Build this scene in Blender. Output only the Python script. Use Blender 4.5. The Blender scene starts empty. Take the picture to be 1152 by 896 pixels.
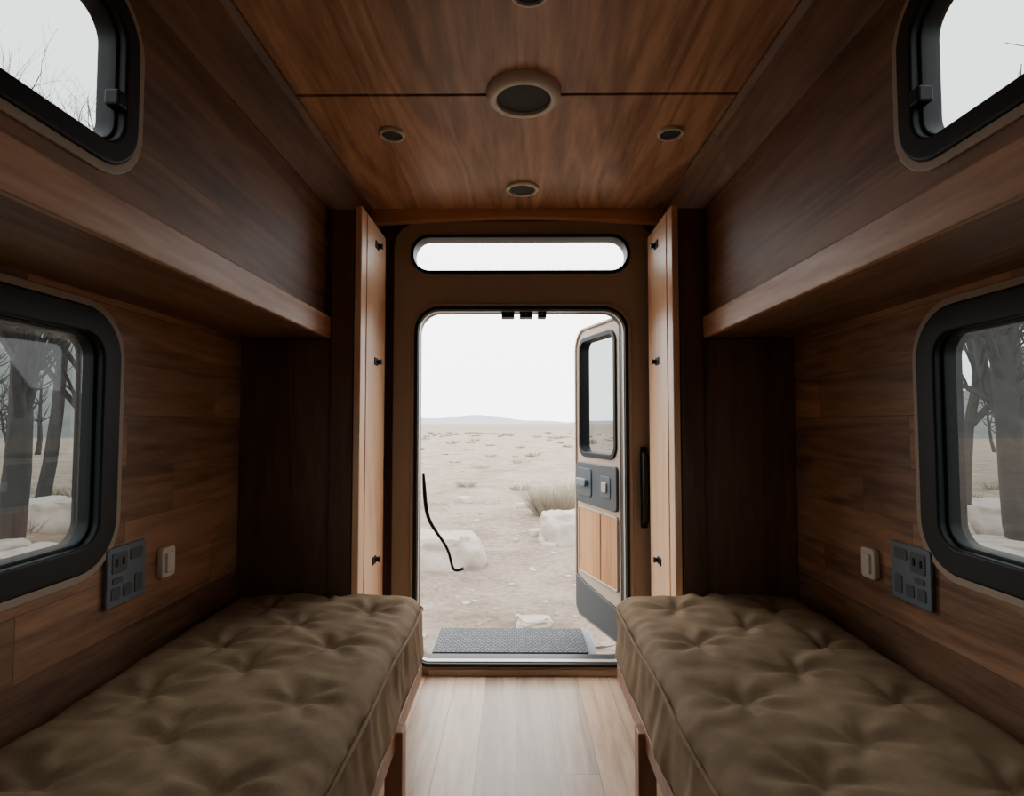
import bpy, bmesh, math, random
from mathutils import Vector, Matrix, noise
random.seed(7)
S = bpy.context.scene
COL = S.collection
H = 1.14          # eye height above the van floor

# ------------------------------------------------------------------ materials
def newmat(name):
    m = bpy.data.materials.new(name); m.use_nodes = True
    nt = m.node_tree
    return m, nt, nt.nodes, nt.links, nt.nodes['Principled BSDF']

def plain(name, col, rough=0.5, metal=0.0, var=0.12, nscale=30, bump=0.05, spec=0.5):
    m, nt, N, L, b = newmat(name)
    tc = N.new('ShaderNodeTexCoord'); n = N.new('ShaderNodeTexNoise')
    n.inputs['Scale'].default_value = nscale; n.inputs['Detail'].default_value = 5
    L.new(tc.outputs['Object'], n.inputs['Vector'])
    r = N.new('ShaderNodeMix'); r.data_type = 'RGBA'
    r.inputs[6].default_value = (*[c*(1-var) for c in col], 1)
    r.inputs[7].default_value = (*[min(1, c*(1+var)) for c in col], 1)
    L.new(n.outputs['Fac'], r.inputs[0]); L.new(r.outputs[2], b.inputs['Base Color'])
    bp = N.new('ShaderNodeBump'); bp.inputs['Strength'].default_value = bump; bp.inputs['Distance'].default_value = 0.01
    L.new(n.outputs['Fac'], bp.inputs['Height']); L.new(bp.outputs[0], b.inputs['Normal'])
    b.inputs['Roughness'].default_value = rough; b.inputs['Metallic'].default_value = metal
    b.inputs['Specular IOR Level'].default_value = spec
    return m

def wood(name, dark, light, long='y', cross='z', plank=None, rough=0.45, tone=(0.75, 1.2), gs=1.0, ringamp=0.17, mortar=0.0012, off=0.37):
    m, nt, N, L, b = newmat(name)
    tc = N.new('ShaderNodeTexCoord')
    sep = N.new('ShaderNodeSeparateXYZ'); L.new(tc.outputs['Object'], sep.inputs[0])
    sc = [9.0*gs]*3; sc['xyz'.index(long)] = 0.9*gs
    mul = N.new('ShaderNodeVectorMath'); mul.operation = 'MULTIPLY'
    mul.inputs[1].default_value = sc
    L.new(tc.outputs['Object'], mul.inputs[0])
    vec = mul.outputs[0]
    br = None
    if plank:
        cmb = N.new('ShaderNodeCombineXYZ')
        L.new(sep.outputs['XYZ'.index(long.upper())], cmb.inputs[0])
        L.new(sep.outputs['XYZ'.index(cross.upper())], cmb.inputs[1])
        br = N.new('ShaderNodeTexBrick')
        L.new(cmb.outputs[0], br.inputs['Vector'])
        br.inputs['Scale'].default_value = 1.0
        br.inputs['Brick Width'].default_value = plank[0]
        br.inputs['Row Height'].default_value = plank[1]
        br.inputs['Mortar Size'].default_value = mortar
        br.inputs['Mortar Smooth'].default_value = 0.3
        br.offset = off; br.offset_frequency = 2
        br.squash = 1.45; br.squash_frequency = 3
        br.inputs['Color1'].default_value = (0, 0, 0, 1); br.inputs['Color2'].default_value = (1, 1, 1, 1)
        br.inputs['Mortar'].default_value = (0.5, 0.5, 0.5, 1)
        s2 = N.new('ShaderNodeVectorMath'); s2.operation = 'SCALE'; s2.inputs['Scale'].default_value = 23.0
        L.new(br.outputs['Color'], s2.inputs[0])
        ad = N.new('ShaderNodeVectorMath'); ad.operation = 'ADD'
        L.new(vec, ad.inputs[0]); L.new(s2.outputs[0], ad.inputs[1]); vec = ad.outputs[0]
    n1 = N.new('ShaderNodeTexNoise'); n1.inputs['Scale'].default_value = 0.55
    n1.inputs['Detail'].default_value = 2; n1.inputs['Distortion'].default_value = 0.6
    L.new(vec, n1.inputs['Vector'])
    # growth rings: bands of the soft noise
    rg = N.new('ShaderNodeMath'); rg.operation = 'MULTIPLY'; rg.inputs[1].default_value = 46.0
    L.new(n1.outputs['Fac'], rg.inputs[0])
    sn = N.new('ShaderNodeMath'); sn.operation = 'SINE'; L.new(rg.outputs[0], sn.inputs[0])
    n2 = N.new('ShaderNodeTexNoise'); n2.inputs['Scale'].default_value = 6; n2.inputs['Detail'].default_value = 7; n2.inputs['Roughness'].default_value = 0.65
    L.new(vec, n2.inputs['Vector'])
    a = N.new('ShaderNodeMath'); a.operation = 'MULTIPLY_ADD'; a.inputs[1].default_value = ringamp*0.6
    L.new(sn.outputs[0], a.inputs[0]); L.new(n2.outputs['Fac'], a.inputs[2])
    a2 = N.new('ShaderNodeMath'); a2.operation = 'ADD'; L.new(a.outputs[0], a2.inputs[0]); L.new(n1.outputs['Fac'], a2.inputs[1])
    a3 = N.new('ShaderNodeMapRange'); a3.inputs[1].default_value = 0.70; a3.inputs[2].default_value = 1.30
    L.new(a2.outputs[0], a3.inputs[0])
    mx = N.new('ShaderNodeMix'); mx.data_type = 'RGBA'
    mx.inputs[6].default_value = (*dark, 1); mx.inputs[7].default_value = (*light, 1)
    L.new(a3.outputs[0], mx.inputs[0])
    out = mx.outputs[2]
    if br:
        mr = N.new('ShaderNodeMapRange'); mr.inputs[3].default_value = tone[0]; mr.inputs[4].default_value = tone[1]
        L.new(br.outputs['Color'], mr.inputs[0])
        om = N.new('ShaderNodeMath'); om.operation = 'MULTIPLY_ADD'; om.inputs[1].default_value = -0.55; om.inputs[2].default_value = 1.0
        L.new(br.outputs['Fac'], om.inputs[0])
        mm = N.new('ShaderNodeMath'); mm.operation = 'MULTIPLY'
        L.new(mr.outputs[0], mm.inputs[0]); L.new(om.outputs[0], mm.inputs[1])
        vs = N.new('ShaderNodeVectorMath'); vs.operation = 'SCALE'
        L.new(out, vs.inputs[0]); L.new(mm.outputs[0], vs.inputs['Scale']); out = vs.outputs[0]
    L.new(out, b.inputs['Base Color'])
    bp = N.new('ShaderNodeBump'); bp.inputs['Strength'].default_value = 0.06; bp.inputs['Distance'].default_value = 0.004
    L.new(n2.outputs['Fac'], bp.inputs['Height']); L.new(bp.outputs[0], b.inputs['Normal'])
    b.inputs['Roughness'].default_value = rough
    return m

m_wall = wood('walnut_planks_side', (0.13, 0.056, 0.027), (0.42, 0.215, 0.112), 'y', 'z', (0.78, 0.145), 0.55, (0.62, 1.18), off=0.43)
m_upper = wood('walnut_upper', (0.10, 0.044, 0.022), (0.28, 0.140, 0.073), 'y', 'z', (3.0, 0.24), 0.55, (0.82, 1.08))
m_ceil = wood('walnut_ceiling', (0.27, 0.120, 0.060), (0.66, 0.37, 0.215), 'y', 'x', (6.0, 0.45), 0.42, (0.94, 1.06), 1.0, 0.24)
m_fasc = wood('shelf_edge_wood', (0.34, 0.16, 0.085), (0.64, 0.36, 0.21), 'y', 'z', None, 0.45)
m_part = wood('dark_cabinet_wood', (0.085, 0.043, 0.024), (0.175, 0.092, 0.051), 'z', 'x', None, 0.6)
m_fin = wood('light_edge_wood', (0.74, 0.41, 0.22), (0.95, 0.63, 0.39), 'z', 'y', None, 0.42)
m_head = wood('header_wood', (0.36, 0.16, 0.08), (0.60, 0.31, 0.17), 'x', 'z', None, 0.45)
m_floor = wood('floor_planks', (0.48, 0.32, 0.205), (0.84, 0.63, 0.45), 'y', 'x', (1.9, 0.135), 0.36, (0.50, 1.1), 1.0, 0.17, 0.002)
m_door_w = wood('door_insert_wood', (0.40, 0.175, 0.065), (0.60, 0.295, 0.125), 'z', 'x', None, 0.45)
m_leg = wood('bench_frame_wood', (0.20, 0.085, 0.042), (0.36, 0.17, 0.09), 'z', 'x', None, 0.5)
m_frame = plain('brown_moulded_frame', (0.33, 0.255, 0.195), 0.55, 0, 0.05, 60, 0.02)
m_trim = plain('taupe_window_trim', (0.36, 0.28, 0.205), 0.5, 0, 0.05, 60, 0.02)
m_black = plain('black_rubber', (0.006, 0.008, 0.010), 0.5, 0, 0.1, 80, 0.03, 0.25)
m_metal = plain('brushed_metal', (0.40, 0.38, 0.35), 0.45, 0.6, 0.05, 90, 0.02)
m_steel = plain('step_grey_paint', (0.13, 0.14, 0.15), 0.6, 0.0, 0.08, 90, 0.02)
m_leaf = plain('door_tan_paint', (0.46, 0.37, 0.295), 0.45, 0, 0.04, 40, 0.02)
m_slate = plain('slate_plastic', (0.125, 0.16, 0.195), 0.5, 0, 0.06, 60, 0.02)
m_slate3 = plain('slate_handle_plastic', (0.045, 0.056, 0.068), 0.5, 0, 0.06, 60, 0.02)
m_slate2 = plain('slate_plastic_dark', (0.06, 0.078, 0.095), 0.5, 0, 0.06, 60, 0.02)
m_kick = plain('door_kick_grey', (0.055, 0.06, 0.064), 0.6, 0, 0.08, 60, 0.03)
m_cream = plain('cream_plastic', (0.76, 0.68, 0.58), 0.4, 0, 0.03, 60, 0.01)
m_lens = plain('dark_lamp_lens', (0.055, 0.06, 0.062), 0.6, 0, 0.08, 120, 0.03, 0.2)
m_gap = plain('seam_dark', (0.015, 0.01, 0.008), 0.8)
m_rock = plain('pale_rock', (0.30, 0.26, 0.22), 0.9, 0, 0.45, 5, 0.8)
m_bark = plain('grey_bark', (0.050, 0.047, 0.044), 0.95, 0, 0.35, 9, 0.6, 0.1)
m_grass = plain('dry_grass', (0.25, 0.215, 0.16), 0.9, 0, 0.25, 3, 0.1)
m_hill = plain('hazy_hill', (0.28, 0.31, 0.34), 1.0, 0, 0.08, 0.02, 0.0, 0.0)  # distant haze blended straight into the hill colour
m_ridge = plain('hazy_wooded_slope', (0.15, 0.152, 0.147), 1.0, 0, 0.4, 0.5, 0.0, 0.0)  # grey tone has the haze over the woods painted in

def fabric():
    m, nt, N, L, b = newmat('olive_brown_suede')
    tc = N.new('ShaderNodeTexCoord')
    n = N.new('ShaderNodeTexNoise'); n.inputs['Scale'].default_value = 5; n.inputs['Detail'].default_value = 9; n.inputs['Roughness'].default_value = 0.65
    L.new(tc.outputs['Object'], n.inputs['Vector'])
    mr = N.new('ShaderNodeMapRange'); mr.inputs[1].default_value = 0.3; mr.inputs[2].default_value = 0.7
    L.new(n.outputs['Fac'], mr.inputs[0])
    mx = N.new('ShaderNodeMix'); mx.data_type = 'RGBA'
    mx.inputs[6].default_value = (0.155, 0.098, 0.052, 1); mx.inputs[7].default_value = (0.30, 0.205, 0.118, 1)
    L.new(mr.outputs[0], mx.inputs[0]); L.new(mx.outputs[2], b.inputs['Base Color'])
    n2 = N.new('ShaderNodeTexNoise'); n2.inputs['Scale'].default_value = 260; n2.inputs['Detail'].default_value = 3
    L.new(tc.outputs['Object'], n2.inputs['Vector'])
    bp = N.new('ShaderNodeBump'); bp.inputs['Strength'].default_value = 0.35; bp.inputs['Distance'].default_value = 0.002
    L.new(n2.outputs['Fac'], bp.inputs['Height']); L.new(bp.outputs[0], b.inputs['Normal'])
    b.inputs['Roughness'].default_value = 0.85
    b.inputs['Specular IOR Level'].default_value = 0.25
    return m
m_fab = fabric()

def glass(name, tint):
    m = bpy.data.materials.new(name); m.use_nodes = True
    nt = m.node_tree; N = nt.nodes; L = nt.links; N.clear()
    o = N.new('ShaderNodeOutputMaterial'); t = N.new('ShaderNodeBsdfTransparent')
    t.inputs[0].default_value = (*tint, 1)
    g = N.new('ShaderNodeBsdfGlossy'); g.inputs['Roughness'].default_value = 0.02
    f = N.new('ShaderNodeLayerWeight'); f.inputs[0].default_value = 0.5
    p = N.new('ShaderNodeMath'); p.operation = 'POWER'; p.inputs[1].default_value = 5.0
    L.new(f.outputs['Facing'], p.inputs[0])
    q = N.new('ShaderNodeMath'); q.operation = 'MULTIPLY_ADD'; q.inputs[1].default_value = 0.9; q.inputs[2].default_value = 0.05
    L.new(p.outputs[0], q.inputs[0])
    x = N.new('ShaderNodeMixShader')
    L.new(q.outputs[0], x.inputs[0]); L.new(t.outputs[0], x.inputs[1]); L.new(g.outputs[0], x.inputs[2])
    L.new(x.outputs[0], o.inputs[0])
    return m
m_glass = glass('tinted_glass', (0.27, 0.295, 0.30))
m_glass_u = glass('light_tinted_glass', (0.33, 0.35, 0.355))
m_glass_c = glass('clear_glass', (0.93, 0.94, 0.94))

def sandmat():
    m, nt, N, L, b = newmat('desert_sand')
    tc = N.new('ShaderNodeTexCoord')
    n = N.new('ShaderNodeTexNoise'); n.inputs['Scale'].default_value = 1.3; n.inputs['Detail'].default_value = 14; n.inputs['Roughness'].default_value = 0.75
    L.new(tc.outputs['Object'], n.inputs['Vector'])
    r = N.new('ShaderNodeValToRGB')
    r.color_ramp.elements[0].position = 0.32; r.color_ramp.elements[0].color = (0.20, 0.150, 0.110, 1)
    r.color_ramp.elements[1].position = 0.60; r.color_ramp.elements[1].color = (0.41, 0.332, 0.262, 1)
    L.new(n.outputs['Fac'], r.inputs[0])
    # small clods and pebbly patches
    n4 = N.new('ShaderNodeTexNoise'); n4.inputs['Scale'].default_value = 16; n4.inputs['Detail'].default_value = 8; n4.inputs['Roughness'].default_value = 0.7
    L.new(tc.outputs['Object'], n4.inputs['Vector'])
    m4 = N.new('ShaderNodeMapRange'); m4.inputs[1].default_value = 0.36; m4.inputs[2].default_value = 0.55; m4.inputs[3].default_value = 0.68; m4.inputs[4].default_value = 1.05
    L.new(n4.outputs['Fac'], m4.inputs[0])
    vs = N.new('ShaderNodeVectorMath'); vs.operation = 'SCALE'
    L.new(r.outputs[0], vs.inputs[0]); L.new(m4.outputs[0], vs.inputs['Scale'])
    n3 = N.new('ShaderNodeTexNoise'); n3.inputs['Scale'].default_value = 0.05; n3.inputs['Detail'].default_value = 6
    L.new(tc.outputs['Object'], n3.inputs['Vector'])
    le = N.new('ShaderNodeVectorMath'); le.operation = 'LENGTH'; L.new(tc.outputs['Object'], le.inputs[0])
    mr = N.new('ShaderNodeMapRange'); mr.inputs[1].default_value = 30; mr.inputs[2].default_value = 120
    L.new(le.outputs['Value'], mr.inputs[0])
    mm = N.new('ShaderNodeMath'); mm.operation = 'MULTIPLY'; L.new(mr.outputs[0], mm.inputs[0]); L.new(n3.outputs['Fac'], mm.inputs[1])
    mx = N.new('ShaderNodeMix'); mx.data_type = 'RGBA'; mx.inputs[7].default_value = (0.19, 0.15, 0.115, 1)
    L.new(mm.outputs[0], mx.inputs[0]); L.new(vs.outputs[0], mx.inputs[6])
    L.new(mx.outputs[2], b.inputs['Base Color'])
    n2 = N.new('ShaderNodeTexNoise'); n2.inputs['Scale'].default_value = 9; n2.inputs['Detail'].default_value = 12; n2.inputs['Roughness'].default_value = 0.75
    L.new(tc.outputs['Object'], n2.inputs['Vector'])
    bp = N.new('ShaderNodeBump'); bp.inputs['Strength'].default_value = 1.0; bp.inputs['Distance'].default_value = 0.12
    L.new(n2.outputs['Fac'], bp.inputs['Height']); L.new(bp.outputs[0], b.inputs['Normal'])
    b.inputs['Roughness'].default_value = 0.95; b.inputs['Specular IOR Level'].default_value = 0.1
    return m
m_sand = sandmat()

def matmat():
    m, nt, N, L, b = newmat('woven_step_mat')
    tc = N.new('ShaderNodeTexCoord')
    br = N.new('ShaderNodeTexBrick'); br.inputs['Scale'].default_value = 1
    br.inputs['Brick Width'].default_value = 0.024; br.inputs['Row Height'].default_value = 0.020
    br.inputs['Mortar Size'].default_value = 0.004
    br.inputs['Color1'].default_value = (0.055, 0.062, 0.075, 1); br.inputs['Color2'].default_value = (0.115, 0.125, 0.145, 1)
    br.inputs['Mortar'].default_value = (0.010, 0.012, 0.017, 1)
    L.new(tc.outputs['Object'], br.inputs['Vector']); L.new(br.outputs['Color'], b.inputs['Base Color'])
    b.inputs['Roughness'].default_value = 0.8
    return m
m_mat = matmat()

# ------------------------------------------------------------------ geometry helpers
def obj(name, me, mats, parent=None, smooth=False):
    o = bpy.data.objects.new(name, me); COL.objects.link(o)
    for m in (mats if isinstance(mats, (list, tuple)) else [mats]): me.materials.append(m)
    if parent: o.parent = parent
    if smooth:
        for p in me.polygons: p.use_smooth = True
    return o

def empty(name, loc=(0, 0, 0), rotz=0):
    e = bpy.data.objects.new(name, None); COL.objects.link(e)
    e.location = loc; e.rotation_euler = (0, 0, rotz); e.empty_display_size = 0.1
    return e

def rr(u0, v0, u1, v1, r, seg=10):
    P = []
    rs = r if isinstance(r, (list, tuple)) else [r]*4   # bl, br, tr, tl
    for (cx, cy, a0, q) in ((u0+rs[0], v0+rs[0], 180, rs[0]), (u1-rs[1], v0+rs[1], 270, rs[1]),
                            (u1-rs[2], v1-rs[2], 0, rs[2]), (u0+rs[3], v1-rs[3], 90, rs[3])):
        if q < 1e-5: P.append((cx, cy)); continue
        for i in range(seg+1):
            a = math.radians(a0+90*i/seg); P.append((cx+q*math.cos(a), cy+q*math.sin(a)))
    return P

def sheet(name, loops, w0, w1, axis, mat, parent=None, bevel=0.0, smooth=False):
    cu = bpy.data.curves.new(name, 'CURVE'); cu.dimensions = '2D'; cu.fill_mode = 'BOTH'
    cu.extrude = max((w1-w0)/2-bevel, 1e-4)
    if bevel: cu.bevel_depth = bevel; cu.bevel_resolution = 3; cu.offset = -bevel
    for lp in loops:
        s = cu.splines.new('POLY'); s.points.add(len(lp)-1)
        for i, (u, v) in enumerate(lp): s.points[i].co = (u, v, 0, 1)
        s.use_cyclic_u = True
    t = bpy.data.objects.new('tmp', cu); COL.objects.link(t)
    dg = bpy.context.evaluated_depsgraph_get(); dg.update()
    me = bpy.data.meshes.new_from_object(t.evaluated_get(dg))
    bpy.data.objects.remove(t); bpy.data.curves.remove(cu)
    wc = (w0+w1)/2
    for v in me.vertices:
        u, vv, w = v.co; w += wc
        v.co = {'x': (w, u, vv), 'y': (u, w, vv), 'z': (u, vv, w)}[axis]
    bm = bmesh.new(); bm.from_mesh(me); bmesh.ops.remove_doubles(bm, verts=bm.verts, dist=1e-5)
    bmesh.ops.recalc_face_normals(bm, faces=bm.faces); bm.to_mesh(me); bm.free()
    me.materials.clear()
    return obj(name, me, mat, parent, False)

def pane(name, loop, w, axis, mat, parent=None):
    """single flat glass surface"""
    bm = bmesh.new()
    vs = [bm.verts.new({'x': (w, u, v), 'y': (u, w, v)}[axis]) for u, v in loop]
    bm.faces.new(vs)
    me = bpy.data.meshes.new(name); bm.to_mesh(me); bm.free()
    return obj(name, me, mat, parent)

def box(name, a, b, mat, parent=None, bevel=0.003, seg=2):
    bm = bmesh.new(); bmesh.ops.create_cube(bm, size=1)
    for v in bm.verts:
        v.co = Vector([a[i]+(v.co[i]+0.5)*(b[i]-a[i]) for i in range(3)])
    if bevel: bmesh.ops.bevel(bm, geom=bm.edges[:], offset=bevel, segments=seg, affect='EDGES', profile=0.5)
    bmesh.ops.recalc_face_normals(bm, faces=bm.faces)
    me = bpy.data.meshes.new(name); bm.to_mesh(me); bm.free()
    return obj(name, me, mat, parent)

def prism(name, prof, y0, y1, mat, parent=None):
    """profile in (x,z) extruded along y"""
    bm = bmesh.new()
    A = [bm.verts.new((x, y0, z)) for x, z in prof]; B = [bm.verts.new((x, y1, z)) for x, z in prof]
    n = len(prof)
    for i in range(n): bm.faces.new((A[i], A[(i+1) % n], B[(i+1) % n], B[i]))
    bm.faces.new(A); bm.faces.new(B[::-1])
    bmesh.ops.recalc_face_normals(bm, faces=bm.faces)
    me = bpy.data.meshes.new(name); bm.to_mesh(me); bm.free()
    return obj(name, me, mat, parent)

def lathe(name, prof, c, axis, mat, parent=None, seg=48):
    bm = bmesh.new(); rings = []
    for r, h in prof:
        rg = []
        for i in range(seg):
            a = 2*math.pi*i/seg; p, q = r*math.cos(a), r*math.sin(a)
            co = {'x': (h, p, q), 'y': (p, h, q), 'z': (p, q, h)}[axis]
            rg.append(bm.verts.new(Vector(co)+Vector(c)))
        rings.append(rg)
    for k in range(len(rings)-1):
        for i in range(seg):
            j = (i+1) % seg; bm.faces.new((rings[k][i], rings[k][j], rings[k+1][j], rings[k+1][i]))
    bm.faces.new(rings[0]); bm.faces.new(rings[-1])
    bmesh.ops.recalc_face_normals(bm, faces=bm.faces)
    me = bpy.data.meshes.new(name); bm.to_mesh(me); bm.free()
    o = obj(name, me, mat, parent, True)
    try: me.set_sharp_from_angle(angle=math.radians(40))
    except Exception: pass
    return o

def tube(name, chains, mat, parent=None, res=3, depth=1.0, spline='POLY'):
    """chains: list of [(co, radius),...]"""
    cu = bpy.data.curves.new(name, 'CURVE'); cu.dimensions = '3D'; cu.bevel_depth = depth; cu.bevel_resolution = res
    cu.use_fill_caps = True; cu.resolution_u = 6
    for ch in chains:
        s = cu.splines.new(spline); s.points.add(len(ch)-1)
        for i, (co, r) in enumerate(ch): s.points[i].co = (*co, 1); s.points[i].radius = r
        if spline == 'NURBS': s.use_endpoint_u = True; s.order_u = 4
    t = bpy.data.objects.new('tmp', cu); COL.objects.link(t)
    dg = bpy.context.evaluated_depsgraph_get(); dg.update()
    me = bpy.data.meshes.new_from_object(t.evaluated_get(dg))
    bpy.data.objects.remove(t); bpy.data.curves.remove(cu); me.materials.clear()
    return obj(name, me, mat, parent, True)

# ------------------------------------------------------------------ van shell
WX = 1.07; UX = 0.74; CX = 0.675; CZ = 2.13; UT = 1.98; SB = 1.465; ST = 1.545
YB = -1.1; YD = 2.66
box('floor', (-WX-0.06, YB, -0.05), (WX+0.06, YD+0.08, 0.0), m_floor, bevel=0)
for sgn, side in ((-1, 'left'), (1, 'right')):
    wnd = rr(0.62, 0.765, 1.515, 1.435, 0.13)
    a, b = sorted((sgn*WX, sgn*(WX+0.05)))
    sheet('wall_'+side, [rr(YB, 0, YD, ST, 0), wnd], a, b, 'x', m_wall)
    wnd2 = rr(0.36, 1.60, 1.075, 1.945, 0.10)
    a, b = sorted((sgn*UX, sgn*(UX+0.04)))
    sheet('wall_%s_upper' % side, [rr(YB, ST, YD, UT, 0), wnd2], a, b, 'x', m_upper)
    # shelf under the upper wall
    e = empty('wall_shelf')
    a, b = sorted((sgn*(UX-0.003), sgn*(WX+0.05)))
    box('shelf_board', (a, YB, SB+0.004), (b, YD, ST+0.01), m_upper, e, 0)
    a, b = sorted((sgn*(UX-0.022), sgn*(UX-0.003)))
    box('shelf_edge', (a, YB, SB), (b, 2.185, ST+0.004), m_fasc, e, 0.004)
    # sloping cove between upper wall and ceiling
    prism('ceiling_cove_'+side, [(sgn*(UX+0.04), UT), (sgn*UX, UT), (sgn*(UX-0.004), UT), (sgn*CX, CZ-0.004), (sgn*CX, CZ+0.03), (sgn*(UX+0.04), CZ+0.03)], YB, YD, m_upper)
    prism('trim_cove_'+side, [(sgn*(CX+0.006), CZ-0.022), (sgn*(CX-0.012), CZ-0.010), (sgn*(CX-0.012), CZ), (sgn*(CX+0.006), CZ)], YB, YD-0.06, m_upper)

    # lower window
    w = empty('window_%d' % (1 if sgn < 0 else 2))
    f = lambda d0, d1: sorted((sgn*(WX-d0), sgn*(WX-d1)))
    def ring(nm, o0, i0, d0, d1, mt, bev, U, rad):
        u0, v0, u1, v1 = U
        a, b = d0, d1
        sheet(nm, [rr(u0-o0, v0-o0, u1+o0, v1+o0, rad+o0), rr(u0-i0, v0-i0, u1+i0, v1+i0, max(rad+i0, .02))], a, b, 'x', mt, w, bev)
    U = (0.62, 0.765, 1.515, 1.435)
    a, b = f(0.008, -0.002); ring('outer_trim', 0.016, -0.004, a, b, m_trim, 0.003, U, 0.13)
    a, b = f(0.014, -0.030); ring('rubber_frame', -0.004, -0.070, a, b, m_black, 0.006, U, 0.13)
    a, b = f(-0.006, -0.055); ring('inner_seal', -0.060, -0.078, a, b, m_black, 0.003, U, 0.13)
    pane('glass_pane', rr(0.62+.072, .765+.072, 1.515-.072, 1.435-.072, 0.06), sgn*(WX+0.016), 'x', m_glass, w)
    # upper window
    w = empty('window_%d' % (3 if sgn < 0 else 4))
    f = lambda d0, d1: sorted((sgn*(UX-d0), sgn*(UX-d1)))
    U = (0.36, 1.60, 1.075, 1.945)
    a, b = f(0.007, -0.002); ring('outer_trim', 0.014, -0.004, a, b, m_trim, 0.003, U, 0.10)
    a, b = f(0.012, -0.024); ring('rubber_frame', -0.004, -0.044, a, b, m_black, 0.005, U, 0.10)
    a, b = f(-0.004, -0.042); ring('inner_seal', -0.038, -0.050, a, b, m_black, 0.003, U, 0.10)
    pane('glass_pane', rr(.36+.045, 1.60+.045, 1.075-.045, 1.945-.045, 0.055), sgn*(UX+0.014), 'x', m_glass_u, w)
    a, b = f(0.016, -0.012); box('latch', (a, 1.005, 1.72), (b, 1.030, 1.75), m_black, w, 0.004)

# ceiling: two boards with a seam
c = empty('ceiling')
box('front_board', (-CX-0.01, YB, CZ), (CX+0.01, 1.670, CZ+0.03), m_ceil, c, 0.002)
box('rear_board', (-CX-0.01, 1.682, CZ), (CX+0.01, YD+0.06, CZ+0.03), m_ceil, c, 0.002)
box('seam_backing', (-CX-0.01, 1.66, CZ+0.012), (CX+0.01, 1.70, CZ+0.035), m_gap, c, 0)

# unseen front end behind the camera, closed off to darken the interior
box('wall_front', (-WX-0.05, YB-0.05, 0), (WX+0.05, YB, ST), m_part, None, 0)
box('wall_front_upper', (-UX-0.04, YB-0.05, ST), (UX+0.04, YB, CZ+0.03), m_part, None, 0)

# ------------------------------------------------------------------ door wall
DX0, DX1, DZ0, DZ1 = -0.468, 0.512, 0.042, 1.675
trans = rr(-0.49, 1.842, 0.525, 2.016, 0.085)
dop = rr(DX0, DZ0, DX1, DZ1, [0.07, 0.07, 0.11, 0.11])
sheet('wall_back', [[(-WX, 0), (WX, 0), (WX, ST), (UX, ST), (UX, UT), (CX, CZ), (-CX, CZ), (-UX, UT), (-UX, ST), (-WX, ST)], trans, dop], YD, YD+0.06, 'y', m_part)
sheet('trim_1', [rr(-0.575, 0.0, 0.645, 2.088, [0, 0, 0.13, 0.13]),
                 rr(-0.49, 1.842, 0.525, 2.016, 0.085), rr(DX0, DZ0, DX1, DZ1, [0.07, 0.07, 0.11, 0.11])], YD-0.03, YD-0.0005, 'y', m_frame, None, 0.006)
def yring(nm, U, rad, o, i, y0, y1, mt, bev, par):
    u0, v0, u1, v1 = U
    ra = [max(q+o, .01) for q in rad]; rb = [max(q+i, .01) for q in rad]
    return sheet(nm, [rr(u0-o, v0-o, u1+o, v1+o, ra), rr(u0-i, v0-i, u1+i, v1+i, rb)], y0, y1, 'y', mt, par, bev)
df = empty('door_1')
UD = (DX0, DZ0, DX1, DZ1); RD = [0.07, 0.07, 0.11, 0.11]
yring('frame_lip', UD, RD, 0.022, 0.004, YD-0.042, YD-0.028, m_frame, 0.005, df)
yring('rubber_seal', UD, RD, 0.004, -0.012, YD-0.048, YD+0.07, m_black, 0.005, df)
yring('metal_edge', UD, RD, -0.012, -0.016, YD-0.03, YD+0.0, m_metal, 0.0015, df)
for k, (x0, x1) in enumerate(((-0.07, -0.01), (0.015, 0.075), (0.10, 0.14))):
    box('latch_bracket_%d' % k, (x0, YD-0.02, DZ1-0.042), (x1, YD+0.04, DZ1-0.008), m_black, df, 0.004)
    lathe('latch_screw_%d' % k, [(0.001, -0.002), (0.006, -0.002), (0.006, 0.003), (0.001, 0.003)], ((x0+x1)/2, YD-0.022, DZ1-0.026), 'y', m_slate, df, 12)
w = empty('window_5')
UTn = (-0.49, 1.842, 0.525, 2.016); RT = [0.085]*4
yring('transom_seal', UTn, RT, 0.006, -0.010, YD-0.040, YD+0.05, m_black, 0.004, w)
yring('transom_trim', UTn, RT, 0.016, 0.006, YD-0.036, YD-0.028, m_frame, 0.003, w)
pane('glass_pane', rr(-0.482, 1.85, 0.517, 2.008, 0.078), YD+0.03, 'y', m_glass_c, w)
# arched wooden header under the ceiling
arc = [(-CX, CZ-0.001), (-CX, CZ-0.070)]
for i in range(25):
    t = i/24; x = -CX+0.02+(2*CX-0.04)*t
    arc.append((x, CZ-0.070+0.028*math.sin(math.pi*t)))
arc += [(CX, CZ-0.070), (CX, CZ-0.001)]
sheet('trim_2', [arc], YD-0.075, YD-0.032, 'y', m_head, None, 0.003)
box('trim_3', (-0.40, YD-0.052, 0.0), (0.45, YD-0.026, 0.03), m_frame, None, 0.004)

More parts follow.
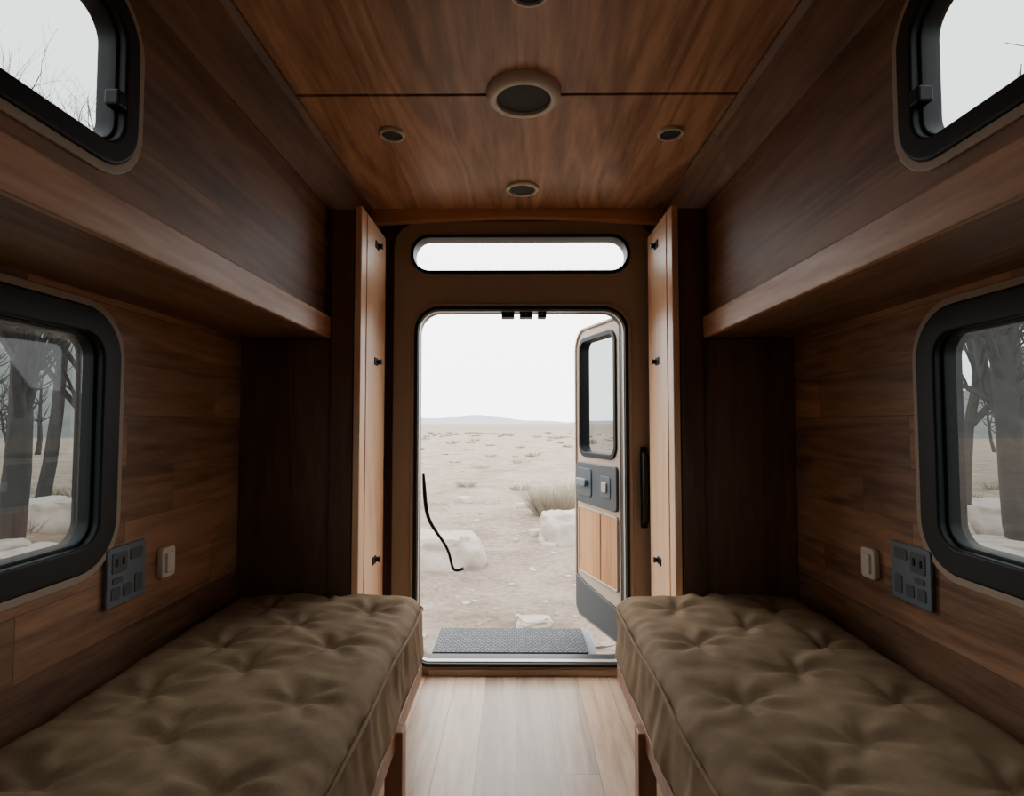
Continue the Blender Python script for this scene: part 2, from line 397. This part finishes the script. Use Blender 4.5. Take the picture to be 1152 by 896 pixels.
# ------------------------------------------------------------------ side cabinets with light edge boards
PX = 0.60; P0 = 2.19; P1 = 2.56; PT = 1.985
for sgn in (-1, 1):
    e = empty('storage_cabinet')
    a, b = sorted((sgn*(PX+0.025), sgn*(WX-0.001)))
    box('carcass_lower', (a, P0, 0.0), (b, YD-0.035, SB), m_part, e, 0.003)
    a, b = sorted((sgn*(PX+0.025), sgn*(UX-0.004)))
    box('carcass_upper', (a, P0, SB), (b, YD-0.035, PT-0.01), m_part, e, 0.003)
    a, b = sorted((sgn*(PX+0.03), sgn*(PX+0.117)))
    box('front_stile', (a, P0-0.012, 0.0), (b, P0, PT-0.012), m_part, e, 0.003)
    a, b = sorted((sgn*PX, sgn*(PX+0.026)))
    box('edge_board', (a, P0-0.016, 0.0), (b, P1, PT), m_fin, e, 0.004)
    a, b = sorted((sgn*(PX-0.003), sgn*(PX)))
    box('edge_facing', (a, P0+0.06, 0.0), (b, P1, PT-0.004), m_fin, e, 0.001)
    a, b = sorted((sgn*(PX+0.01), sgn*(PX+0.026)))
    box('rear_stile', (a, P1, 0.0), (b, YD-0.032, PT-0.02), m_wall, e, 0.002)
    for z in (1.90, 1.40, 0.565):
        x = sgn*PX
        s = -sgn
        lathe('hinge_knob', [(0.001, 0), (0.016, 0), (0.017, s*0.006), (0.010, s*0.010), (0.010, s*0.018), (0.013, s*0.020), (0.012, s*0.024), (0.001, s*0.025)], (x, 2.42, z), 'x', m_black, e, 20)
        aa, bb = sorted((x, x+s*0.007))
        box('hinge_plate', (aa, 2.375, z-0.016), (bb, 2.41, z+0.016), m_black, e, 0.002)
    if sgn < 0:
        box('cabinet_catch', (-PX-0.012, P1+0.02, 0.88), (-PX+0.004, P1+0.05, 0.98), m_black, e, 0.003)
g = empty('grab_handle')
tube('grip', [[((0.583, YD-0.035, 0.68), .013), ((0.583, YD-0.072, 0.70), .015), ((0.583, YD-0.078, 0.84), .016), ((0.583, YD-0.072, 0.99), .015), ((0.583, YD-0.035, 1.01), .013)]], m_black, g)
box('grip_plate', (0.568, YD-0.042, 0.66), (0.598, YD-0.030, 1.03), m_black, g, 0.004)

# ------------------------------------------------------------------ benches
def cushion(name, a, b, r, mat, parent, seed):
    nx, ny, nz = 76, 240, 20
    c = [(a[i]+b[i])/2 for i in range(3)]; h = [(b[i]-a[i])/2 for i in range(3)]
    bm = bmesh.new(); vd = {}
    rnd = random.Random(int(seed*10))
    tufts = []
    for ty in range(-1, 9):
        for tx in (-0.52, 0.0, 0.52):
            tufts.append((c[0]+tx*h[0]*0.95+rnd.uniform(-.02, .02), c[1]+h[1]-0.17-ty*0.32-(0.16 if tx == 0 else 0)+rnd.uniform(-.02, .02), rnd.uniform(0, 6)))
    def V(i, j, k):
        if (i, j, k) in vd: return vd[(i, j, k)]
        p = Vector(((2*i/nx-1)*h[0], (2*j/ny-1)*h[1], (2*k/nz-1)*h[2]))
        q = Vector([max(-(h[t]-r), min(h[t]-r, p[t])) for t in range(3)])
        d = p-q
        n = d.normalized() if d.length > 1e-6 else Vector((0, 0, 1))
        p = q+n*r if d.length > 1e-6 else p
        w = p+Vector(c)
        up = max(0, n.z)
        puff = 0.022*math.sin(math.pi*max(0, min(1, (p.x+h[0])/(2*h[0]))))**0.6
        dz = 0
        if up > 0.3:
            dz += puff*up
            for cx, cy, ph in tufts:
                dd = math.hypot(w.x-cx, w.y-cy)
                if dd > 0.3: continue
                dz -= 0.014*math.exp(-(dd/0.024)**2)+0.012*math.exp(-(dd/0.08)**2)
                an = math.atan2(w.y-cy, w.x-cx)
                dz += 0.0055*math.sin(an*6+ph+dd*8)*math.exp(-((dd-0.065)/0.055)**2)
            # rumples and folds running across the cushion
            f1 = noise.noise(Vector((w.x*3+seed, w.y*10, 2.0))); f2 = noise.noise(Vector((w.x*7+w.y*5, w.y*14+seed, 7.0)))
            dz += 0.005*f1+0.006*(1-2*abs(f2))*0.6
        wr = 0.006*noise.fractal(Vector((w.x*5+seed, w.y*4, w.z*5)), 1.0, 2.0, 3)
        if up < 0.5:
            wr += 0.008*noise.noise(Vector((w.x*20+seed, w.y*20+w.z*6, w.z*5)))
            wr += 0.012*max(0, -(p.z)/h[2])
        w = w+n*wr; w.z += dz
        vd[(i, j, k)] = bm.verts.new(w); return vd[(i, j, k)]
    for i in range(nx):
        for j in range(ny):
            for k in (0, nz): bm.faces.new((V(i, j, k), V(i+1, j, k), V(i+1, j+1, k), V(i, j+1, k)))
    for i in range(nx):
        for k in range(nz):
            for j in (0, ny): bm.faces.new((V(i, j, k), V(i+1, j, k), V(i+1, j, k+1), V(i, j, k+1)))
    for j in range(ny):
        for k in range(nz):
            for i in (0, nx): bm.faces.new((V(i, j, k), V(i, j+1, k), V(i, j+1, k+1), V(i, j, k+1)))
    bmesh.ops.recalc_face_normals(bm, faces=bm.faces)
    me = bpy.data.meshes.new(name); bm.to_mesh(me); bm.free()
    return obj(name, me, mat, parent, True)

BT = 0.492; BB = 0.25
for sgn in (-1, 1):
    BX = 0.345 if sgn < 0 else 0.366
    e = empty('bench_seat')
    a, b = sorted((sgn*BX, sgn*(WX-0.02)))
    y0, y1 = -0.75, P0-0.03
    cushion('cushion', (a, y0, BB), (b, y1, BT), 0.055, m_fab, e, 3.1 if sgn < 0 else 8.4)
    xs = sgn*(BX-0.004); zt = BT-0.034
    pts = []
    n = 90
    for i in range(n+1):
        y = y0+0.05+(y1-0.06-y0-0.05)*i/n
        pts.append(((xs+sgn*0.004+sgn*0.003*math.sin(y*9), y, zt+0.003*math.sin(y*13+sgn)), 0.0055))
    for i in range(1, 9):
        t = math.radians(90*i/8); pts.append(((sgn*(BX+0.05-0.052*math.cos(t)), y1-0.06+0.056*math.sin(t), zt), 0.0055))
    pts.append(((sgn*(WX-0.08), y1-0.004, zt), 0.0055))
    tube('piping', [pts], m_fab, e, 3)
    a, b = sorted((sgn*(BX+0.004), sgn*(BX+0.03)))
    box('front_rail', (a, y0, BB-0.055), (b, y1-0.02, BB+0.005), m_leg, e, 0.003)
    a, b = sorted((sgn*(BX+0.03), sgn*(WX-0.02)))
    box('slat_base', (a, y0, BB-0.02), (b, y1-0.02, BB+0.005), m_leg, e, 0.002)
    box('rear_rail', (a, y1-0.05, BB-0.055), (b, y1-0.02, BB-0.02), m_leg, e, 0.002)
    for k, yy in enumerate((-0.6, 0.6, 1.68)):
        a, b = sorted((sgn*(BX-0.016), sgn*(BX+0.036)))
        box('leg_%d' % (2*k), (a, yy, 0.0), (b, yy+0.055, BB-0.005), m_leg, e, 0.003)
        a, b = sorted((sgn*(WX-0.08), sgn*(WX-0.03)))
        box('leg_%d' % (2*k+1), (a, yy, 0.0), (b, yy+0.055, BB-0.02), m_leg, e, 0.003)

# ------------------------------------------------------------------ sockets and switches
for sgn in (-1, 1):
    e = empty('power_outlet')
    f = lambda d0, d1: sorted((sgn*(WX-d0), sgn*(WX-d1)))
    a, b = f(0.0, 0.012)
    sheet('plate', [rr(1.48, 0.655, 1.635, 0.81, 0.008)], a, b, 'x', m_slate, e, 0.003)
    for (u0, v0, u1, v1, mt) in ((1.497, 0.742, 1.555, 0.795, m_slate2), (1.567, 0.765, 1.618, 0.795, m_slate2), (1.497, 0.672, 1.53, 0.705, m_slate2), (1.542, 0.672, 1.575, 0.705, m_slate2), (1.588, 0.672, 1.618, 0.722, m_slate2), (1.500, 0.715, 1.54, 0.730, m_slate2)):
        a, b = f(0.010, 0.0140)
        sheet('socket', [rr(u0, v0, u1, v1, 0.006)], a, b, 'x', mt, e, 0.001)
    for u in (1.513, 1.539):
        a, b = f(0.013, 0.016)
        box('pin', (a, u-0.004, 0.76), (b, u+0.004, 0.78), m_black, e, 0.001)
    e = empty('light_switch')
    a, b = f(0.0, 0.02)
    sheet('body', [rr(1.70, 0.675, 1.765, 0.765, 0.012)], a, b, 'x', m_cream, e, 0.005)
    a, b = f(0.018, 0.027)
    sheet('rocker', [rr(1.713, 0.69, 1.752, 0.75, 0.006)], a, b, 'x', m_cream, e, 0.003)

# ------------------------------------------------------------------ ceiling lights
def downlight(x, y, R):
    e = empty('ceiling_light')
    lathe('bezel', [(R, 0.0), (R, -0.010), (R*0.94, -0.022), (R*0.80, -0.028), (R*0.74, -0.026), (R*0.72, -0.018), (R*0.72, 0.0)], (x, y, CZ), 'z', m_cream, e)
    lathe('lens', [(R*0.725, -0.004), (R*0.725, -0.016), (R*0.55, -0.018), (0.001, -0.018)], (x, y, CZ), 'z', m_lens, e)
downlight(0.022, 1.665, 0.112)
def spot(x, y, R):
    e = empty('ceiling_spotlight')
    lathe('bezel', [(R, 0.0), (R, -0.006), (R*0.92, -0.012), (R*0.80, -0.012), (R*0.76, -0.006), (R*0.76, 0.0)], (x, y, CZ), 'z', m_cream, e, 32)
    lathe('lens', [(R*0.77, -0.002), (R*0.77, -0.006), (0.001, -0.007)], (x, y, CZ), 'z', m_lens, e, 32)
spot(-0.425, 1.90, 0.045); spot(0.525, 1.90, 0.045); spot(0.025, 2.36, 0.070); spot(0.03, 1.255, 0.05)

# ------------------------------------------------------------------ open door leaf
hx, hy = 0.507, YD+0.09
ang = math.atan2(0.50, -0.165)
LW = 0.53; L0, L1 = 0.075, 1.665
d = empty('door_2', (hx, hy, 0), ang)
wu = (0.055, 0.965, LW-0.06, 1.60)
sheet('leaf_panel', [rr(0, L0, LW, L1, [0.03, 0.08, 0.12, 0.05]), rr(*wu, 0.06)], -0.045, 0.0, 'y', m_leaf, d, 0.008)
def dring(nm, U, rad, o, i, y0, y1, mt, bev):
    u0, v0, u1, v1 = U
    return sheet(nm, [rr(u0-o, v0-o, u1+o, v1+o, rad+o), rr(u0-i, v0-i, u1+i, v1+i, rad+i)], y0, y1, 'y', mt, d, bev)
dring('window_frame', wu, 0.06, 0.010, -0.016, -0.05, 0.010, m_black, 0.004)
pane('glass_pane', rr(wu[0]+.012, wu[1]+.012, wu[2]-.012, wu[3]-.012, 0.05), -0.02, 'y', m_glass_u, d)
sheet('edge_seal', [rr(0.0, L0, LW, L1, [0.03, 0.08, 0.12, 0.05]), rr(0.014, L0+0.014, LW-0.014, L1-0.014, [0.02, 0.068, 0.108, 0.04])], -0.001, 0.010, 'y', m_trim, d, 0.004)
sheet('handle_plate', [rr(0.03, 0.705, LW-0.03, 0.925, 0.025)], -0.002, 0.016, 'y', m_slate3, d, 0.005)
sheet('handle_recess', [rr(0.30, 0.745, 0.47, 0.895, 0.02)], 0.012, 0.022, 'y', m_slate2, d, 0.003)
sheet('handle_lever', [rr(0.33, 0.80, 0.45, 0.84, 0.015)], 0.02, 0.045, 'y', m_slate, d, 0.006)
sheet('lock_recess', [rr(0.09, 0.76, 0.20, 0.87, 0.012)], 0.012, 0.020, 'y', m_slate2, d, 0.003)
sheet('lock_button', [rr(0.12, 0.79, 0.17, 0.84, 0.008)], 0.018, 0.028, 'y', m_metal, d, 0.003)
sheet('wood_insert', [rr(0.04, 0.33, LW-0.055, 0.675, 0.012)], -0.002, 0.010, 'y', m_door_w, d, 0.003)
sheet('insert_divider', [rr(0.21, 0.335, 0.222, 0.67, 0.001)], 0.008, 0.013, 'y', m_leg, d, 0.001)
sheet('insert_border', [rr(0.032, 0.322, LW-0.047, 0.683, 0.015), rr(0.042, 0.332, LW-0.057, 0.673, 0.010)], -0.001, 0.014, 'y', m_leaf, d, 0.003)
kp = [(0.012, L0+0.012), (LW-0.05, L0+0.012), (LW-0.015, L0+0.05), (LW-0.015, 0.30), (LW-0.12, 0.275), (0.15, 0.25), (0.012, 0.24)]
sheet('kick_panel', [kp], -0.002, 0.014, 'y', m_kick, d, 0.005)
for z in (0.35, 1.35):
    lathe('hinge', [(0.001, -0.05), (0.012, -0.05), (0.012, 0.05), (0.001, 0.05)], (-0.004, -0.02, z), 'z', m_black, d, 16)

# ------------------------------------------------------------------ step with mat, cable
GZ = -0.36
e = empty('entry_step')
box('platform', (-0.43, YD+0.085, -0.03), (0.40, 3.20, 0.0), m_steel, e, 0.004)
box('mat', (-0.415, 2.84, 0.0), (0.355, 3.17, 0.016), m_mat, e, 0.004)
for x in (-0.38, 0.34):
    box('bracket', (x, YD+0.09, -0.09), (x+0.03, 3.15, -0.03), m_black, e, 0.003)
    box('post', (x, 3.08, GZ-0.02), (x+0.03, 3.12, -0.08), m_black, e, 0.003)
yc = YD+0.08
tube('door_cable', [[((-0.447, yc, 0.90), .006), ((-0.445, yc+.01, 0.85), .009), ((-0.442, yc+.01, 0.80), .010), ((-0.436, yc+.02, 0.72), .010), ((-0.425, yc+.05, 0.66), .009),
                     ((-0.385, yc+.08, 0.59), .008), ((-0.345, yc+.10, 0.53), .007), ((-0.325, yc+.10, 0.47), .007), ((-0.315, yc+.10, 0.405), .007), ((-0.285, yc+.11, 0.41), .008), ((-0.262, yc+.11, 0.42), .008)]], m_black, None, 4, 1.0, 'NURBS')

# ------------------------------------------------------------------ outside
def gz(x, y):
    r = math.hypot(x, y)
    v = 0.05*noise.noise(Vector((x*0.6, y*0.6, 0)))+0.02*noise.noise(Vector((x*2.3, y*2.3, 4)))+0.25*noise.noise(Vector((x*0.03, y*0.03, 9)))*min(1, r/60)
    return GZ+v-0.03
n = 260; bm = bmesh.new(); R = 900
g = []
for i in range(n+1):
    row = []
    for j in range(n+1):
        u, v = 2*i/n-1, 2*j/n-1
        x = R*(0.02*u+0.98*u*abs(u)**3.2); y = R*(0.02*v+0.98*v*abs(v)**3.2)+2
        row.append(bm.verts.new((x, y, gz(x, y))))
    g.append(row)
for i in range(n):
    for j in range(n): bm.faces.new((g[i][j], g[i+1][j], g[i+1][j+1], g[i][j+1]))
me = bpy.data.meshes.new('desert_ground'); bm.to_mesh(me); bm.free()
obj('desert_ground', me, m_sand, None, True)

def rock_bm(bm, c, s, seed, sub=4, rot=0):
    r = bmesh.ops.create_icosphere(bm, subdivisions=sub, radius=1)
    M = Matrix.Rotation(rot, 3, 'Z')
    for v in r['verts']:
        p = v.co.copy()
        # squarish slab-like stone with chipped facets
        q = Vector([math.copysign(abs(t)**0.72, t) for t in p])
        k = 1+0.22*noise.noise(p*1.3+Vector((seed, 0, 0)))+0.13*noise.noise(p*2.9+Vector((0, seed, 0)))+0.07*(1-2*abs(noise.noise(p*5+Vector((0, 0, seed)))))
        p = q*k
        p.z = max(-0.5, min(p.z, 0.74+0.16*noise.noise(p*1.7)))
        p = Vector((p.x*s[0], p.y*s[1], p.z*s[2]))
        v.co = M@p+Vector(c)
def rock(name, x, y, s, seed, rot=0):
    bm = bmesh.new(); rock_bm(bm, (x, y, gz(x, y)+s[2]*0.3), s, seed, 5, rot)
    me = bpy.data.meshes.new(name); bm.to_mesh(me); bm.free()
    return obj(name, me, m_rock, None, True)
rock('boulder', -0.84, 6.2, (0.44, 0.28, 0.30), 2.2)
rock('boulder', 0.66, 7.5, (0.36, 0.30, 0.36), 5.7)
rock('flat_stone', 0.13, 4.35, (0.13, 0.08, 0.05), 9.1, 0.3)
side = [(-4.6, 5.6, .5), (-5.6, 5.9, .45), (-5.0, 7.2, .6), (-3.4, 4.0, .35), (-4.1, 4.2, .4), (-3.0, 3.1, .3), (-6.5, 8.4, .7), (-7.5, 8.6, .6), (-3.7, 4.9, .3), (-2.6, 3.0, .22), (-3.3, 3.5, .3),
        (4.6, 5.8, .5), (5.4, 6.2, .45), (5.2, 7.4, .6), (3.5, 4.0, .35), (4.2, 4.5, .4), (3.1, 3.2, .3), (6.6, 8.2, .7), (7.7, 8.9, .6), (2.7, 3.1, .22)]
bm = bmesh.new()
for i, (x, y, s) in enumerate(side):
    rock_bm(bm, (x, y, gz(x, y)+s*0.2), (s, s*0.75, s*0.5), i*3.7, 4, i)
me = bpy.data.meshes.new('scattered_boulders'); bm.to_mesh(me); bm.free()
obj('scattered_boulders', me, m_rock, None, True)
bm = bmesh.new()
for i in range(1900):
    y = 3.6+random.random()**1.5*16; x = (random.random()-0.5)*(2.2+y*0.9)
    s = 0.006+0.026*random.random()**5*(1+y*0.08)
    rock_bm(bm, (x, y, gz(x, y)+s*0.1), (s*1.3, s, s*0.6), i, 1, i)
for (x, y, s) in ((0.30, 7.9, .10), (0.42, 7.2, .08), (0.15, 10.5, .12), (-1.0, 11, .14), (0.9, 8.9, .14)):
    rock_bm(bm, (x, y, gz(x, y)+s*0.2), (s*1.3, s, s*0.7), x*9, 3, x)
me = bpy.data.meshes.new('gravel'); bm.to_mesh(me); bm.free()
obj('gravel', me, m_rock, None, True)
ch = []
for i in range(22):
    x = -0.45+1.0*random.random(); y = 3.75+0.4*random.random(); a = random.uniform(-.5, .5); l = random.uniform(.04, .10)
    z = gz(x, y)+0.012
    ch.append([((x, y, z), .005), ((x+l*math.cos(a), y+l*math.sin(a), z+0.01), .004), ((x+2*l*math.cos(a+.3), y+2*l*math.sin(a+.3), z), .002)])
tube('fallen_twigs', ch, m_bark, None, 1)

def bush(bm, x, y, r, h, nb):
    z0 = gz(x, y)-0.02
    for i in range(nb):
        a = random.random()*6.283; q = r*math.sqrt(random.random())*0.55
        bx, by = x+q*math.cos(a), y+q*math.sin(a)
        L = h*random.uniform(.5, 1.1); lean = random.uniform(.1, .9)*r
        tx, ty = bx+lean*math.cos(a), by+lean*math.sin(a)
        w = max(0.0025, 0.0006*math.hypot(x, y)); pa = random.random()*3.14
        dx, dy = w*math.cos(pa), w*math.sin(pa)
        v = [bm.verts.new((bx-dx, by-dy, z0)), bm.verts.new((bx+dx, by+dy, z0)),
             bm.verts.new(((bx*.4+tx*.6)+dx*.7, (by*.4+ty*.6)+dy*.7, z0+L*.65)), bm.verts.new(((bx*.4+tx*.6)-dx*.7, (by*.4+ty*.6)-dy*.7, z0+L*.65)),
             bm.verts.new((tx+random.uniform(-.02, .02), ty, z0+L))]
        bm.faces.new((v[0], v[1], v[2], v[3])); bm.faces.new((v[3], v[2], v[4]))
bm = bmesh.new(); bush(bm, 0.60, 9.4, 0.5, 0.50, 1500)
me = bpy.data.meshes.new('dry_bush'); bm.to_mesh(me); bm.free(); obj('dry_bush', me, m_grass)
bm = bmesh.new()
for (x, y, s) in ((1.2, 12.5, .45), (0.1, 13, .3), (-1.2, 13.5, .3), (1.35, 10.6, .4)):
    bush(bm, x, y, s, s*0.6, 150)
for i in range(150):
    y = 16+random.random()**0.7*75; x = (random.random()-.5)*y*0.75
    s = random.uniform(.15, .4)*(1+y*0.012); bush(bm, x, y, s, s*0.45, 50)
for i in range(60):
    y = random.uniform(3.5, 14); sg = random.choice((-1, 1)); x = sg*y*random.uniform(.7, 1.1)
    bush(bm, x, y, .25, .22, 70)
me = bpy.data.meshes.new('scrub_grass'); bm.to_mesh(me); bm.free(); obj('scrub_grass', me, m_grass)

def hill(name, x0, x1, y, hmax, seed, mat, fr=0.006, dep=60, pw=0.5):
    bm = bmesh.new(); nn = 220; A = []; B = []; C = []
    for i in range(nn+1):
        t = i/nn; x = x0+(x1-x0)*t
        hh = hmax*(0.25+0.75*max(0, noise.fractal(Vector((x*fr+seed, 0, seed)), 1.0, 2.0, 5)+0.35))*math.sin(math.pi*min(1, max(0, t)))**pw
        A.append(bm.verts.new((x, y-dep, GZ-0.5))); B.append(bm.verts.new((x, y, GZ+hh))); C.append(bm.verts.new((x, y+dep, GZ-0.5)))
    for i in range(nn):
        bm.faces.new((A[i], A[i+1], B[i+1], B[i])); bm.faces.new((B[i], B[i+1], C[i+1], C[i]))
    me = bpy.data.meshes.new(name); bm.to_mesh(me); bm.free(); return obj(name, me, mat, None, True)
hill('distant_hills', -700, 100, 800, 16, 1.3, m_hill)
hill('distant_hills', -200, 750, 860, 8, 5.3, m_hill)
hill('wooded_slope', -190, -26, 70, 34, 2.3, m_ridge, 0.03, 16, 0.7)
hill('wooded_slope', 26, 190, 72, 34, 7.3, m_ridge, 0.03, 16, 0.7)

def tree(name, x, y, h, r, seed, lean=0.0, maxl=4):
    rnd = random.Random(seed); ch = []
    def grow(p, d, L, rad, lvl):
        n = 5; pts = [(p.copy(), rad)]
        for i in range(n):
            d = (d+Vector((rnd.uniform(-1, 1), rnd.uniform(-1, 1), rnd.uniform(-.3, .6)))*(0.10+0.05*lvl)).normalized()
            p = p+d*(L/n); rr_ = rad*(1-0.45*(i+1)/n); pts.append((p.copy(), rr_))
            if lvl < maxl and (i >= 2 or lvl > 0):
                for q in range(1 if lvl else 2):
                    ax = Vector((rnd.uniform(-1, 1), rnd.uniform(-1, 1), rnd.uniform(0, .7))).normalized()
                    nd = (d*0.8+ax*0.75).normalized()
                    if rnd.random() < (0.95 if lvl < 3 else 0.6): grow(p.copy(), nd, L*rnd.uniform(.5, .68), rr_*0.6, lvl+1)
        ch.append(pts)
    grow(Vector((x, y, gz(x, y)-0.1)), Vector((lean, 0, 1)).normalized(), h, r, 0)
    return tube(name, ch, m_bark, None, 1)
tree('bare_tree', -5.55, 6.2, 2.7, 0.15, 11, 0.10, 4)
tree('bare_tree', -5.8, 7.8, 2.6, 0.10, 12, 0.05, 3)
tree('bare_tree', -10.5, 12.0, 4.8, 0.16, 13)
tree('bare_tree', -8.3, 9.9, 4.6, 0.13, 23, 0.03, 4)
tree('bare_tree', 5.6, 6.3, 2.6, 0.17, 14, -0.10, 3)
tree('bare_tree', 6.1, 8.0, 2.6, 0.10, 15, 0.05, 3)
tree('bare_tree', 9.6, 11.0, 4.1, 0.13, 27, 0.03, 3)
ch = []
rnd = random.Random(5)
for i in range(120):
    sg = -1 if i % 2 else 1
    yy = rnd.uniform(11, 34); xx = sg*(yy*rnd.uniform(.72, 1.35)+3)
    p = Vector((xx, yy, gz(xx, yy)-.1)); h = rnd.uniform(2.5, 5.0)
    pts = []; dx, dy = rnd.uniform(-.25, .25), rnd.uniform(-.2, .2); rad = rnd.uniform(.05, .14)
    for k in range(6):
        t = k/5; q = p+Vector((dx*h*t+rnd.uniform(-.1, .1), dy*h*t, h*t)); pts.append((q, rad*(1-.8*t)))
        if k > 1:
            for _ in range(5):
                e2 = q+Vector((rnd.uniform(-1.2, 1.2), rnd.uniform(-.8, .8), rnd.uniform(.3, 1.4)))
                mid = (q+e2)/2+Vector((0, 0, -.1)); ch.append([(q, rad*.3), (mid, rad*.2), (e2, .006)])
    ch.append(pts)
tube('bare_thicket', ch, m_bark, None, 0)

# ------------------------------------------------------------------ sky light
wd = bpy.data.worlds.new('overcast'); S.world = wd; wd.use_nodes = True
nt = wd.node_tree; N = nt.nodes; L = nt.links
bg = N['Background']; tc = N.new('ShaderNodeTexCoord'); sep = N.new('ShaderNodeSeparateXYZ')
L.new(tc.outputs['Generated'], sep.inputs[0])
cr = N.new('ShaderNodeValToRGB')
cr.color_ramp.elements[0].position = 0.0; cr.color_ramp.elements[0].color = (0.88, 0.885, 0.88, 1)
cr.color_ramp.elements[1].position = 0.5; cr.color_ramp.elements[1].color = (1.0, 1.0, 0.98, 1)
L.new(sep.outputs[2], cr.inputs[0]); L.new(cr.outputs[0], bg.inputs['Color'])
bg.inputs['Strength'].default_value = 7.0

# ------------------------------------------------------------------ camera
cam = bpy.data.cameras.new('camera'); co = bpy.data.objects.new('camera', cam); COL.objects.link(co)
cam.sensor_width = 36; cam.lens = 20.0; cam.clip_end = 3000; cam.clip_start = 0.02
co.location = (0, 0, H)
co.rotation_euler = (math.radians(92.5), 0, math.radians(0.45))
S.camera = co
